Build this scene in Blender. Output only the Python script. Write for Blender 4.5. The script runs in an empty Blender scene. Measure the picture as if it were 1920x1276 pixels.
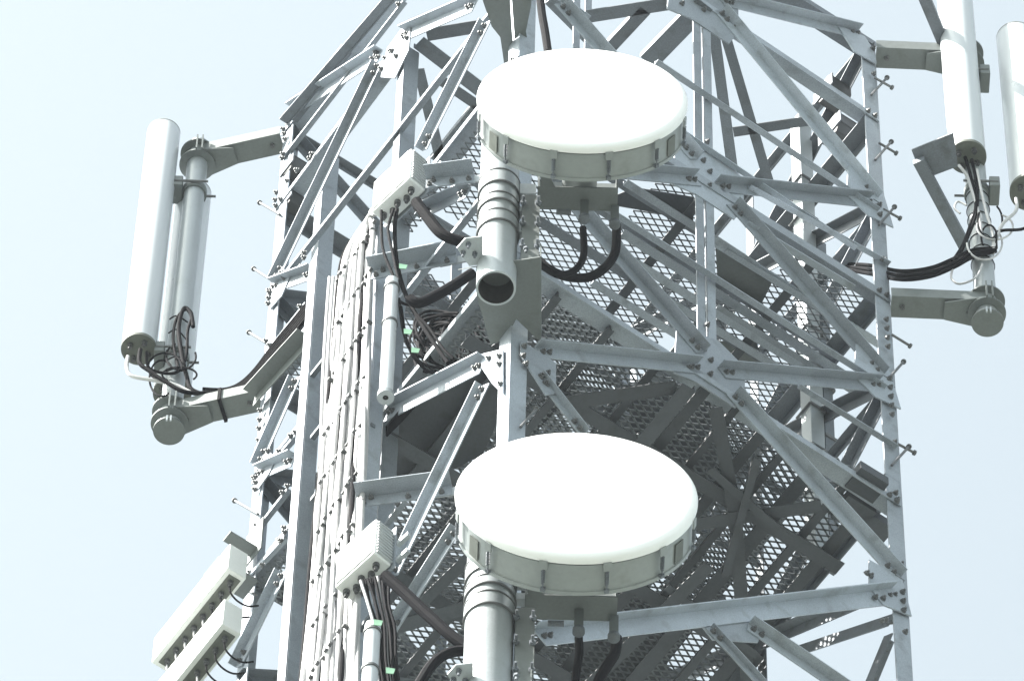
import bpy, math, random
from mathutils import Vector as Vec, Matrix
from mathutils.geometry import tessellate_polygon
random.seed(7)
S = bpy.context.scene
COL = S.collection
R_ = math.radians

# ------------------------------------------------------------------ camera
TH = R_(60.0)
VX, VY = 230.0, 8038.0                      # where the verticals converge, from the picture centre
F = math.hypot(VX, VY) * math.tan(TH)
RHO = math.atan2(VX, VY)
fw = Vec((0, math.cos(TH), math.sin(TH)))
u0 = Vec((0, -math.sin(TH), math.cos(TH)))
rt = Vec((1, 0, 0)) * math.cos(RHO) + u0 * math.sin(RHO)
up = Vec((-1, 0, 0)) * math.sin(RHO) + u0 * math.cos(RHO)
CAM = Vec((0, 0, 1.6))
cd = bpy.data.cameras.new('camera'); cam = bpy.data.objects.new('camera', cd); COL.objects.link(cam)
m = Matrix.Identity(4)
for i in range(3):
    m[i][0] = rt[i]; m[i][1] = up[i]; m[i][2] = -fw[i]; m[i][3] = CAM[i]
cam.matrix_world = m
cd.sensor_width = 36; cd.lens = F / 1920 * 36; cd.clip_start = 0.1; cd.clip_end = 5000
S.camera = cam

# ------------------------------------------------------------------ sky, sun, exposure
SUN_EL, SUN_AZ = R_(50), R_(72)             # azimuth: degrees to the left of straight back at the camera
sdir = Vec((-math.sin(SUN_AZ) * math.cos(SUN_EL), -math.cos(SUN_AZ) * math.cos(SUN_EL), math.sin(SUN_EL)))
W = bpy.data.worlds.new('World'); S.world = W; W.use_nodes = True
nt = W.node_tree; nt.nodes.clear()
sky = nt.nodes.new('ShaderNodeTexSky'); sky.sky_type = 'NISHITA'; sky.sun_disc = False
sky.sun_elevation = SUN_EL; sky.sun_rotation = math.atan2(sdir.x, sdir.y)
sky.air_density = 1.0; sky.dust_density = 3.0; sky.ozone_density = 1.0
hs = nt.nodes.new('ShaderNodeHueSaturation'); hs.inputs['Saturation'].default_value = 0.40
tn = nt.nodes.new('ShaderNodeMix'); tn.data_type = 'RGBA'; tn.blend_type = 'MULTIPLY'; tn.inputs['Factor'].default_value = 1; tn.inputs['B'].default_value = (.985, 1.045, .965, 1)
bg = nt.nodes.new('ShaderNodeBackground'); bg.inputs['Strength'].default_value = 0.090
wo = nt.nodes.new('ShaderNodeOutputWorld')
nt.links.new(sky.outputs[0], hs.inputs['Color']); nt.links.new(hs.outputs[0], tn.inputs['A']); nt.links.new(tn.outputs['Result'], bg.inputs['Color']); nt.links.new(bg.outputs[0], wo.inputs[0])
sl = bpy.data.lights.new('sun', 'SUN'); sl.energy = 5.0; sl.angle = R_(0.5); sl.color = (1, .965, .9)
so = bpy.data.objects.new('sun', sl); COL.objects.link(so)
so.rotation_euler = sdir.to_track_quat('Z', 'Y').to_euler(); so.location = (-20, 0, 60)
S.view_settings.view_transform = 'Standard'; S.view_settings.look = 'None'
S.view_settings.gamma = 1; S.view_settings.exposure = 2.0
S.render.engine = 'CYCLES'

# ------------------------------------------------------------------ from picture pixels (1920 wide) to points in the place
def ray(px, py): return fw + rt * ((px - 960) / F) - up * ((py - 638) / F)
_d = ray(957, 658); N0 = CAM + _d.normalized() * 41.7
dL, dR = ray(498, 638), ray(1674, 638)
a11, a12, b1 = dL.x, dL.y, -(dL.x * N0.y - dL.y * N0.x)
a21, a22, b2 = -dR.y, dR.x, -(dR.x * N0.y - dR.y * N0.x)
det = a11 * a22 - a12 * a21
A_ = (b1 * a22 - a12 * b2) / det; B_ = (a11 * b2 - a21 * b1) / det
N = Vec((N0.x, N0.y, 0)); RL = Vec((N0.x + A_, N0.y + B_, 0)); LL = Vec((N0.x - B_, N0.y + A_, 0)); FL = Vec((N0.x + A_ - B_, N0.y + A_ + B_, 0))
RH = (RL - N).normalized(); LH = (LL - N).normalized(); SIDE = (RL - N).length
Z = Vec((0, 0, 1))
nRF, nLF, nBL, nBR = -LH, -RH, LH, RH      # outward face normals
FACES = {'RF': (N, nRF), 'LF': (N, nLF), 'BL': (LL, nBL), 'BR': (RL, nBR)}
def on(face, px, py, off=0.0):
    p0, n = FACES[face]; d = ray(px, py)
    t = (n.dot(p0 - CAM) + off) / n.dot(d)
    return CAM + d * t
def atz(px, py, z): d = ray(px, py); return CAM + d * ((z - CAM.z) / d.z)
def aty(px, py, y): d = ray(px, py); return CAM + d * ((y - CAM.y) / d.y)
def lv(p, z): return Vec((p.x, p.y, z))
T_, HM, J0, H0, J1, H1, J2, H2, J3 = 44.42, 43.43, 42.18, 41.12, 40.0, 38.80, 37.74, 36.35, 34.9

# ------------------------------------------------------------------ materials
def mat(name, col, rough=.5, metal=0.0, var=.12, scale=60, bump=.0, stain=0.0, spec=.5):
    m = bpy.data.materials.new(name); m.use_nodes = True; t = m.node_tree; b = t.nodes['Principled BSDF']
    tc = t.nodes.new('ShaderNodeTexCoord')
    n1 = t.nodes.new('ShaderNodeTexNoise'); n1.inputs['Scale'].default_value = scale; n1.inputs['Detail'].default_value = 3
    n2 = t.nodes.new('ShaderNodeTexNoise'); n2.inputs['Scale'].default_value = 2.3; n2.inputs['Detail'].default_value = 5
    t.links.new(tc.outputs['Object'], n1.inputs['Vector']); t.links.new(tc.outputs['Object'], n2.inputs['Vector'])
    ad = t.nodes.new('ShaderNodeMath'); ad.operation = 'MULTIPLY_ADD'; ad.inputs[1].default_value = 2 * var; ad.inputs[2].default_value = 1 - var
    t.links.new(n1.outputs[0], ad.inputs[0])
    a2 = t.nodes.new('ShaderNodeMath'); a2.operation = 'MULTIPLY_ADD'; a2.inputs[1].default_value = 1.6 * var; a2.inputs[2].default_value = 1 - .8 * var
    t.links.new(n2.outputs[0], a2.inputs[0])
    mu = t.nodes.new('ShaderNodeMath'); mu.operation = 'MULTIPLY'; t.links.new(ad.outputs[0], mu.inputs[0]); t.links.new(a2.outputs[0], mu.inputs[1])
    vm = t.nodes.new('ShaderNodeVectorMath'); vm.operation = 'SCALE'; vm.inputs[0].default_value = col[:3]
    oi = t.nodes.new('ShaderNodeObjectInfo'); ov = t.nodes.new('ShaderNodeMath'); ov.operation = 'MULTIPLY_ADD'; ov.inputs[1].default_value = var * 1.1; ov.inputs[2].default_value = 1 - var * .5
    t.links.new(oi.outputs['Random'], ov.inputs[0]); m2 = t.nodes.new('ShaderNodeMath'); m2.operation = 'MULTIPLY'
    t.links.new(mu.outputs[0], m2.inputs[0]); t.links.new(ov.outputs[0], m2.inputs[1]); t.links.new(m2.outputs[0], vm.inputs['Scale'])
    last = vm.outputs[0]
    if stain:
        n3 = t.nodes.new('ShaderNodeTexNoise'); n3.inputs['Scale'].default_value = 9; n3.inputs['Detail'].default_value = 6
        t.links.new(tc.outputs['Object'], n3.inputs['Vector'])
        rp = t.nodes.new('ShaderNodeValToRGB'); rp.color_ramp.elements[0].position = .55; rp.color_ramp.elements[1].position = .75
        rp.color_ramp.elements[0].color = (0, 0, 0, 1); rp.color_ramp.elements[1].color = (stain, stain, stain, 1)
        t.links.new(n3.outputs[0], rp.inputs[0])
        mx = t.nodes.new('ShaderNodeMix'); mx.data_type = 'RGBA'
        t.links.new(rp.outputs[0], mx.inputs['Factor']); t.links.new(last, mx.inputs['A']); mx.inputs['B'].default_value = (col[0] * .45, col[1] * .45, col[2] * .38, 1)
        last = mx.outputs['Result']
    t.links.new(last, b.inputs['Base Color'])
    rr = t.nodes.new('ShaderNodeMath'); rr.operation = 'MULTIPLY_ADD'; rr.inputs[1].default_value = .25; rr.inputs[2].default_value = rough - .12
    t.links.new(n1.outputs[0], rr.inputs[0]); t.links.new(rr.outputs[0], b.inputs['Roughness'])
    b.inputs['Metallic'].default_value = metal
    b.inputs['Specular IOR Level'].default_value = spec
    if bump:
        bp = t.nodes.new('ShaderNodeBump'); bp.inputs['Strength'].default_value = bump; bp.inputs['Distance'].default_value = .004
        t.links.new(n1.outputs[0], bp.inputs['Height']); t.links.new(bp.outputs[0], b.inputs['Normal'])
    return m
STEEL = mat('galvanised steel', (.285, .318, .36), .5, .25, .42, 130, .4, .55)
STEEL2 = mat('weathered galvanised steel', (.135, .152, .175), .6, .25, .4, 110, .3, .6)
MESHM = mat('grating steel', (.16, .175, .19), .6, .25, .3, 60, 0, .3)
DARKS = mat('dark blue grey steel', (.062, .070, .082), .7, .1, .3, 60, .3, .5)  # even dark tone for platform joists, plates and trays
ZINC = mat('bright zinc pipe', (.36, .39, .41), .42, .35, .16, 90, .2, .2)
MOUNT = mat('mount plate steel', (.145, .162, .162), .55, .25, .18, 60, .2, .3)
BOLT = mat('bolt steel', (.12, .125, .13), .5, .4, .2, 40)
WHITE = mat('white radome', (.84, .85, .85), .35, 0, .02, 6)
SHROUD = mat('painted shroud', (.24, .262, .262), .45, .1, .12, 30, .1, .3)
ANT = mat('pale grey antenna shell', (.50, .53, .56), .32, 0, .03, 10)
BOXW = mat('off white enclosure paint', (.68, .70, .69), .45, 0, .06, 20, 0, .15)
FINM = mat('grey heat sink', (.40, .42, .43), .5, .2, .1, 30)
CABLE = mat('black cable jacket', (.006, .006, .0085), .8, 0, .2, 40, 0, 0, .06)
CABLEG = mat('grey cable jacket', (.42, .42, .43), .35, 0, .25, 18, 0, .4)
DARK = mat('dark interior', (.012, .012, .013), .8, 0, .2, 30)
RUBBER = mat('dark plastic housing', (.05, .052, .056), .5, 0, .2, 30)
CAPD = mat('olive grey end cap', (.10, .11, .095), .6, 0, .25, 40, .2, .4)
GREEN = mat('green marker tape', (.13, .27, .18), .6, 0, .1, 20)
REDC = mat('dark red connector', (.06, .02, .022), .4, 0, .2, 30)
GRND = mat('dry grass and gravel ground', (.088, .097, .088), .95, 0, .4, .3, 0, .5)

# ------------------------------------------------------------------ mesh building
class MB:
    def __init__(s): s.v = []; s.f = []
    def box(s, o, ax, ay, az, x0, x1, y0, y1, z0, z1):
        b = len(s.v)
        for z in (z0, z1):
            for x, y in ((x0, y0), (x1, y0), (x1, y1), (x0, y1)):
                s.v.append(tuple(o + ax * x + ay * y + az * z))
        fs = [(0, 3, 2, 1), (4, 5, 6, 7), (0, 1, 5, 4), (1, 2, 6, 5), (2, 3, 7, 6), (3, 0, 4, 7)]
        if ax.cross(ay).dot(az) < 0: fs = [q[::-1] for q in fs]
        s.f += [tuple(b + i for i in q) for q in fs]
        return s
    def bar(s, p, q, w, h, n=None):
        a = (q - p); L = a.length; a.normalize()
        if n is None: n = Z if abs(a.z) < .9 else Vec((0, -1, 0))
        b = n.cross(a).normalized(); n = a.cross(b)
        return s.box(p, a, b, n, 0, L, -w / 2, w / 2, -h / 2, h / 2)
    def angle(s, p, q, n, w, v, t=.009, out=True, edge=1, off=0.0):
        """L profile: flange of width w lying in the face (normal n), other flange of width v square to it."""
        a = (q - p); L = a.length; a.normalize(); b = n.cross(a).normalized()
        if b.dot(Z) < 0 or (abs(b.z) < .05 and b.dot(RH) < 0): b = -b
        s.box(p, a, b, n, 0, L, -w / 2, w / 2, off, off + t)
        e0, e1 = (w / 2 - t, w / 2) if edge > 0 else (-w / 2, -w / 2 + t)
        if out: s.box(p, a, b, n, 0, L, e0, e1, off + t, off + v)
        else: s.box(p, a, b, n, 0, L, e0, e1, off - v, off)
        return s
    def prism(s, pts, n, t):
        b = len(s.v); k = len(pts)
        s.v += [tuple(p) for p in pts] + [tuple(p + n * t) for p in pts]
        nn = Vec((0, 0, 0))
        for i in range(k): nn += (pts[i] - pts[0]).cross(pts[(i + 1) % k] - pts[0])
        fl = nn.dot(n) < 0
        for tri in tessellate_polygon([[Vec(p) for p in pts]]):
            a0, a1, a2_ = tri
            if ((pts[a1] - pts[a0]).cross(pts[a2_] - pts[a0])).dot(n) < 0: a1, a2_ = a2_, a1
            s.f.append((b + a0, b + a2_, b + a1)); s.f.append((b + k + a0, b + k + a1, b + k + a2_))
        for i in range(k): j = (i + 1) % k; s.f.append((b + i, b + j, b + k + j, b + k + i))
        return s
    def lathe(s, o, ax, prof, seg=32, cap0=True, cap1=True):
        ax = ax.normalized(); x = ax.orthogonal().normalized(); y = ax.cross(x); b = len(s.v)
        for r, h in prof:
            for i in range(seg):
                an = 2 * math.pi * i / seg
                s.v.append(tuple(o + ax * h + (x * math.cos(an) + y * math.sin(an)) * r))
        for j in range(len(prof) - 1):
            for i in range(seg):
                k = (i + 1) % seg; s.f.append((b + j * seg + i, b + j * seg + k, b + (j + 1) * seg + k, b + (j + 1) * seg + i))
        if cap0: s.f.append(tuple(b + i for i in range(seg))[::-1])
        if cap1: s.f.append(tuple(b + (len(prof) - 1) * seg + i for i in range(seg)))
        return s
    def cyl(s, p, q, r, seg=24): return s.lathe(p, q - p, [(r, 0), (r, (q - p).length)], seg)
    def tube(s, pts, r, seg=10):
        n = len(pts); b = len(s.v); nr = None
        for i, p in enumerate(pts):
            t = (pts[min(i + 1, n - 1)] - pts[max(i - 1, 0)]).normalized()
            nr = (t.orthogonal() if nr is None else nr - t * nr.dot(t)).normalized()
            bn = t.cross(nr)
            for k in range(seg):
                an = 2 * math.pi * k / seg; s.v.append(tuple(p + (nr * math.cos(an) + bn * math.sin(an)) * r))
        for i in range(n - 1):
            for k in range(seg):
                j = (k + 1) % seg; s.f.append((b + i * seg + k, b + i * seg + j, b + (i + 1) * seg + j, b + (i + 1) * seg + k))
        s.f.append(tuple(b + k for k in range(seg))[::-1]); s.f.append(tuple(b + (n - 1) * seg + k for k in range(seg)))
        return s
    def build(s, name, material, parent=None, smooth=True, bevel=0.0):
        me = bpy.data.meshes.new(name); me.from_pydata(s.v, [], s.f); me.materials.append(material)
        if smooth:
            me.shade_smooth(); me.set_sharp_from_angle(angle=R_(35))
        o = bpy.data.objects.new(name, me); COL.objects.link(o)
        if parent:
            o.parent = parent
            for v in me.vertices: v.co -= W0(parent)
        if bevel:
            bm = o.modifiers.new('edge', 'BEVEL'); bm.width = bevel; bm.segments = 2; bm.limit_method = 'ANGLE'
        return o
def W0(o):
    p = Vec(o.location)
    while o.parent: o = o.parent; p += Vec(o.location)
    return p
def tag(o, label, cat, group=None):
    o['label'] = label; o['category'] = cat
    if group: o['group'] = group
    return o
def thing(name, loc, label, cat, group=None):
    o = bpy.data.objects.new(name, None); COL.objects.link(o); o.location = loc; o.empty_display_size = .1
    return tag(o, label, cat, group)
def smooth_path(pts, n=8):
    out = []
    P = [pts[0]] + list(pts) + [pts[-1]]
    for i in range(1, len(P) - 2):
        a, b, c, d = P[i - 1], P[i], P[i + 1], P[i + 2]
        for k in range(n):
            t = k / n
            out.append(.5 * ((2 * b) + (c - a) * t + (2 * a - 5 * b + 4 * c - d) * t * t + (3 * b - a - 3 * c + d) * t ** 3))
    out.append(P[-2]); return out

# ------------------------------------------------------------------ ground
g = MB(); g.box(Vec((0, 0, 0)), Vec((1, 0, 0)), Vec((0, 1, 0)), Z, -600, 600, -600, 600, -.5, 0)
o = g.build('ground', GRND); o['kind'] = 'structure'

# ------------------------------------------------------------------ TOWER
tower = thing('lattice_tower', (N.x, N.y + 1.5, 0), 'tall square galvanised steel lattice tower with mesh platforms seen from below', 'tower')
bolts = []                                  # (position, normal)
def part(name, mb, m=STEEL, **k): return mb.build(name, m, tower, **k)
def leg(p, d1, d2, ztop, w=.115):
    mb = MB(); t = .011
    mb.box(lv(p, 0), d1, d1.cross(Z), Z, 0, w, 0, t, 0, ztop) if False else None
    # flange along d1 lies in one face, flange along d2 in the other
    mb.box(lv(p, 0), d1, d2, Z, 0, w, 0, t, 0, ztop)
    mb.box(lv(p, 0), d1, d2, Z, 0, t, t + .0005, w, 0, ztop)
    part('leg', mb, STEEL, bevel=.002)
leg(N, RH, LH, 47.5); leg(RL, -RH, LH, T_ + .02); leg(LL, RH, -LH, T_ + .02); leg(FL, -RH, -LH, T_ + .02)

def mem(name, face, a, b, w=.09, v=.07, m=STEEL, off=.004, out=True, edge=1, t=.008, nb=2):
    p, q = on(face, *a), on(face, *b); n = FACES[face][1]
    mb = MB().angle(p, q, n, w, v, t, out, edge, off)
    part(name, mb, m)
    if nb:
        d = (q - p).normalized()
        for k in range(nb):
            for e, s_ in ((p, 1), (q, -1)): bolts.append((e + d * s_ * (.035 + .055 * k) + n * (off + t), n))
def memw(name, p, q, n, w=.09, v=.07, m=STEEL, off=.004, out=True, edge=1, t=.008):
    part(name, MB().angle(p, q, n, w, v, t, out, edge, off), m)
def span(a, b, f): return a + (b - a) * f
def gus(face, pts, off=-.006, t=.009, m=STEEL):
    n = FACES[face][1]; P = [on(face, x, y, off) for x, y in pts]
    nn = (P[1] - P[0]).cross(P[2] - P[0])
    part('gusset_plate', MB().prism(P, n, t), m)
def bol(face, pts, off=.004):
    n = FACES[face][1]
    for x, y in pts: bolts.append((on(face, x, y, off), n))

# --- right face (towards the camera, right)
mem('diagonal_brace', 'RF', (1046, 10), (1300, 300))
mem('diagonal_brace', 'RF', (1368, 385), (1648, 705))
mem('diagonal_brace', 'RF', (1002, 310), (1312, 663))
mem('diagonal_brace', 'RF', (1368, 740), (1680, 1085), w=.10)
mem('diagonal_brace', 'RF', (1345, 22), (1636, 374))
mem('diagonal_brace', 'RF', (1008, 662), (1312, 693))
mem('diagonal_brace', 'RF', (1352, 700), (1650, 727))
mem('diagonal_brace', 'RF', (1010, 313), (1306, 341))
mem('diagonal_brace', 'RF', (1346, 352), (1634, 383))
mem('diagonal_brace', 'RF', (1352, 4), (1612, 68))
mem('diagonal_brace', 'RF', (1010, 1196), (1680, 1118), w=.12)
gus('RF', [(1296, 1150), (1380, 1142), (1425, 1185), (1420, 1205), (1335, 1200)], -.006)
mem('diagonal_brace', 'RF', (1005, 705), (1090, 815), w=.06, v=.05)
mem('diagonal_brace', 'RF', (1326, 1178), (1475, 1340), w=.06, v=.04)
mem('diagonal_brace', 'RF', (1400, 1176), (1640, 1340), w=.08)
mem('girt', 'RF', (1262, -30), (1646, 226), w=.065, v=.10, out=False, edge=1)
mem('girt', 'RF', (985, 130), (1668, 562), w=.09, v=.10, out=False)
mem('girt', 'RF', (974, 486), (1688, 946), w=.06, v=.12, out=False)
for a, b in (((1225, 121), (1642, 398)), ((968, 292), (1655, 730)), ((985, -40), (1100, 40))):
    mem('girt', 'RF', a, b, w=.04, v=.04, out=True, edge=-1, nb=1, off=.012)
for a, b in (((1215, 212), (1600, 470)), ((1400, 355), (1662, 498)), ((1493, 728), (1676, 842))):
    mem('redundant_brace', 'RF', a, b, w=.035, v=.035, out=True, edge=-1, nb=1, off=.012)
# mid post: two angles back to back, a slit of sky between them
for z0, z1 in ((H1, HM),):
    p, q = span(lv(N, z0), lv(RL, z0), .497), span(lv(N, z1), lv(RL, z1), .497)
    for s_ in (-1, 1):
        mb = MB()
        mb.box(p, RH * s_, nRF, Z, .010, .068, -.012, -.004, 0, z1 - z0)
        mb.box(p, RH * s_, nRF, Z, .010, .018, -.025, -.0125, 0, z1 - z0)
        part('mid_post', mb, STEEL)
PL = [(1268, 612), (1345, 640), (1395, 690), (1395, 745), (1378, 766), (1305, 718), (1262, 700)]
gus('RF', PL); gus('RF', [(x - 2, y - 353) for x, y in PL]); gus('RF', [(x - 12, y - 682) for x, y in PL])
for dx, dy in ((0, 0), (-2, -353), (-12, -682)):
    bol('RF', [(1332 + dx, 676 + dy), (1331 + dx, 702 + dy), (1320 + dx, 655 + dy), (1390 + dx, 733 + dy), (1290 + dx, 690 + dy), (1378 + dx, 690 + dy)])
GR = [(1604, 645), (1655, 686), (1668, 700), (1688, 768), (1640, 745), (1600, 705)]
gus('RF', GR, .012); gus('RF', [(x - 14, y - 340) for x, y in GR], .012)
gus('RF', [(1628, 1050), (1690, 1085), (1708, 1156), (1655, 1135), (1628, 1100)], .012)
gus('RF', [(1570, 50), (1620, 70), (1640, 100), (1642, 122), (1600, 98)], .012)
for y0, n_ in ((600, 4), (710, 5), (1058, 1), (1110, 3), (1185, 1)):
    for k in range(n_):
        yy = y0 + k * 17; xx = 1674 - 11 + (yy - 638) * .0605; bol('RF', [(xx, yy)], .022)
bol('RF', [(1648, 385), (1649, 403), (1652, 487), (1636, 92), (1637, 140), (1676, 830), (1678, 925), (1681, 940), (1624, 1075), (1632, 1080), (1640, 1120), (1655, 1122), (1652, 1165), (1660, 1163)], .022)
bol('RF', [(x, y) for y in (183, 267, 610) for x in (1325,)], .006)
# near leg joint plates
gus('RF', [(975, 640), (1000, 655), (1041, 682), (1041, 740), (1022, 742), (975, 668)], .012)
bol('RF', [(982, 650), (980, 668), (985, 683), (1014, 705), (1022, 718), (1026, 700)], .022)
gus('LF', [(945, 655), (945, 740), (925, 720), (905, 690), (905, 665)], .012)
bol('LF', [(938, 668), (938, 683), (918, 672), (940, 720)], .022)
# --- left face
for a, b, w in (((918, 42), (798, 282), .085), ((716, 118), (520, 528), .085), ((914, 722), (742, 1080), .095), ((562, 708), (490, 872), .085),
                ((537, 1072), (450, 1250), .10), ((863, 993), (735, 1195), .075), ((575, 1180), (560, 1290), .05)):
    mem('diagonal_brace', 'LF', a, b, w=w, v=.06)
for a, b, w in (((908, 686), (728, 778), .11), ((714, 106), (547, 214), .095), ((892, 12), (758, 70), .095), ((588, 515), (514, 542), .085),
                ((553, 864), (488, 892), .085), ((880, 362), (795, 402), .08)):
    mem('diagonal_brace', 'LF', a, b, w=w, v=.07)
mem('girt', 'LF', (977, -44), (506, 556), w=.035, v=.04, out=False, edge=1, off=.014, nb=1)
mem('girt', 'LF', (742, 92), (516, 396), w=.045, v=.10, out=False, edge=1)
mem('girt', 'LF', (760, 5), (532, 300), w=.02, v=.03, out=False, edge=1, off=.014, nb=1)
mem('girt', 'LF', (985, -320), (530, 252), w=.05, v=.10, out=False, edge=1)
mem('girt', 'LF', (973, 108), (492, 722), w=.05, v=.12, out=False)
mem('girt', 'LF', (963, 470), (458, 1095), w=.05, v=.12, out=False)
mem('girt', 'LF', (968, 289), (475, 906), w=.035, v=.04, out=False, nb=1)
for a, b in (((576, 571), (507, 658)), ((567, 807), (524, 857)), ((543, 919), (482, 997)), ((760, 940), (690, 1030)), ((537, 1010), (462, 1090))):
    mem('redundant_brace', 'LF', a, b, w=.03, v=.03, out=False, nb=1, off=.012)
z0, z1 = J2 - 3, HM
p = span(lv(N, z0), lv(LL, z0), .475)
mb = MB(); mb.box(p, LH, RH, Z, 0, .07, 0, .009, 0, z1 - z0); mb.box(p, LH, RH, Z, 0, .009, .0095, .11, 0, z1 - z0); part('mid_post', mb)
gus('LF', [(757, 52), (772, 48), (768, 95), (742, 148), (716, 146), (728, 92)], .012)
gus('LF', [(514, 520), (530, 500), (545, 520), (530, 555), (508, 580)], .012)
gus('LF', [(490, 860), (505, 845), (520, 860), (505, 890), (482, 922)], .012)
bol('LF', [(706, 100), (711, 108), (716, 130), (758, 70), (764, 72), (736, 96), (744, 106), (548, 220), (554, 214), (535, 252), (536, 262),
           (531, 298), (587, 290), (583, 298), (558, 320), (540, 340), (520, 362), (518, 376), (572, 475), (572, 484), (530, 512), (521, 520), (534, 522),
           (507, 549), (506, 560), (505, 570), (501, 640), (490, 770), (489, 788), (488, 804), (487, 826), (486, 842), (484, 858), (498, 864), (508, 866), (504, 846),
           (481, 895), (481, 905), (480, 918), (541, 912), (547, 818), (473, 1030), (535, 990), (536, 998), (529, 1014), (494, 1060), (568, 500), (620, 655), (616, 690)], .022)
# --- back faces: cross braced like the front ones
def xface(name, P, Q, levels, m):
    n = FACES[name][1]
    for i in range(len(levels) - 1):
        zt, zb = levels[i], levels[i + 1]
        for a, b in (((P, zt), (Q, zb)), ((Q, zt), (P, zb))):
            memw('diagonal_brace', lv(*a), lv(*b), n, .08, .06, m, out=False, off=-.03 if a[0] is P else -.045)
        zm = (zt + zb) / 2
        memw('girt', lv(P, zt), lv(Q, zt), n, .05, .05, m, out=False, off=-.02)
        memw('girt', lv(P, zm), lv(Q, zm), n, .09, .10, m, out=False, off=-.02)
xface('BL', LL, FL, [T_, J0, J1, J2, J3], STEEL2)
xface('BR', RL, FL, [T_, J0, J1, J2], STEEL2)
for fa, P, Q in (('BL', LL, FL), ('BR', RL, FL)):
    p = span(lv(P, 0), lv(Q, 0), .5)
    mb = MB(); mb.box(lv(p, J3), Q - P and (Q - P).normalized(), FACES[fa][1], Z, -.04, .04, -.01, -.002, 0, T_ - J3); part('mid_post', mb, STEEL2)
memw('girt', lv(RL, T_), lv(N, T_), nRF, .06, .14, STEEL2, out=False)
mem('diagonal_brace', 'BR', (1482, 1222), (1668, 1160), w=.08, m=STEEL2)
mem('diagonal_brace', 'BR', (1664, 1188), (1622, 1290), w=.10, m=STEEL2)
# --- plan bracing seen against the sky
def plan(z, a, b, w=.08, v=.05, m=STEEL2, name='plan_brace'):
    p, q = atz(*a, z), atz(*b, z)
    mb = MB(); d = (q - p).normalized(); s_ = Z.cross(d)
    mb.box(p, d, s_, Z, 0, (q - p).length, -w / 2, w / 2, 0, .008)
    mb.box(p, d, s_, Z, 0, (q - p).length, w / 2 - .008, w / 2, .0085, v)
    part(name, mb, m)
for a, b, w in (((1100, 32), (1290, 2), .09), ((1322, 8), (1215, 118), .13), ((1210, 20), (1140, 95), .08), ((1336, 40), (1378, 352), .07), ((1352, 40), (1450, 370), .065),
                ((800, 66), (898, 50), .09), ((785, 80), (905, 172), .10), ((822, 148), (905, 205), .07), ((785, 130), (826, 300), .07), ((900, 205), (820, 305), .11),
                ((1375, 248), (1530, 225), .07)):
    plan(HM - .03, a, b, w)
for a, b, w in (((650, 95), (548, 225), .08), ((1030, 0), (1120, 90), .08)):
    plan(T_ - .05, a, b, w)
for x in (1080, 1102):
    p = atz(x, 100, HM - .1); part('mid_post', MB().box(lv(p, HM - .3), RH, LH, Z, -.025, .025, -.004, .004, 0, 1.4), STEEL)

# --- platforms: expanded metal on joists
def deck(z, s0, s1, t0, t1, holes=(), lw=.088, sw=.046, w=.008, th=.006):
    mb = MB(); rows = int((t1 - t0) / sw); cols = int((s1 - s0) / (lw / 2))
    def pt(s_, t_): return lv(N, z) + RH * s_ + LH * t_
    for j in range(rows * 2 + 1):
        if j % 2: continue
        for sg in (1, -1):
            for i in range(cols):
                a = 1 if i % 2 else -1
                t = t0 + (j / 2) * sw
                sa, sb = s0 + i * lw / 2, s0 + (i + 1) * lw / 2
                # two mirrored zigzags share their knuckles and so leave diamond holes
                ta, tb = t + (sw / 4) * a * 1 * sg, t - (sw / 4) * a * sg
                if sg < 0: ta += sw / 2; tb += sw / 2
                sm, tm = (sa + sb) / 2, (ta + tb) / 2
                if any(h[0] < sm < h[1] and h[2] < tm < h[3] for h in holes): continue
                p, q = pt(sa, ta), pt(sb, tb); d = (q - p).normalized()
                mb.box(p, d, Z.cross(d), Z, -.002, (q - p).length + .002, -w / 2, w / 2, 0, th)
    part('platform_mesh', mb, MESHM, smooth=False)
E_ = .05
deck(H1 + .02, E_, SIDE - E_, E_, SIDE - E_, holes=((-1, 0, 0, 1),), w=.0105)
deck(H0 + .02, E_, SIDE - E_, E_, SIDE - E_, holes=((.35, 1.15, .1, .55), (1.5, 2.1, .05, .35), (1.8, 2.4, 1.0, 1.8), (.15, .9, 1.1, 1.5)))
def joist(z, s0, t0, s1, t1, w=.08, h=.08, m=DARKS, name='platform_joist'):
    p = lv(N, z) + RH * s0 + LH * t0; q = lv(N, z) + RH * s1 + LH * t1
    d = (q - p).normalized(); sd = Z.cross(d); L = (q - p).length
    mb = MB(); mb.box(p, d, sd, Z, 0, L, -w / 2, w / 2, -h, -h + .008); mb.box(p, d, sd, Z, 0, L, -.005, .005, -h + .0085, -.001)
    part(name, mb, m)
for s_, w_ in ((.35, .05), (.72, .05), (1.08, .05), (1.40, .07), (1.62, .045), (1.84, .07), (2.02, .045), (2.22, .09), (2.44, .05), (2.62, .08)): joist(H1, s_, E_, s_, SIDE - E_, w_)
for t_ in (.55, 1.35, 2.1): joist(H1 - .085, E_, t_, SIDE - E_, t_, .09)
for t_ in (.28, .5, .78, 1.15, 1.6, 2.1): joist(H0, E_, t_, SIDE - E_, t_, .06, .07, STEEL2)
for s_ in (.6, 1.39, 2.2): joist(H0 - .075, s_, E_, s_, SIDE - E_, .06, .06)
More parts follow.
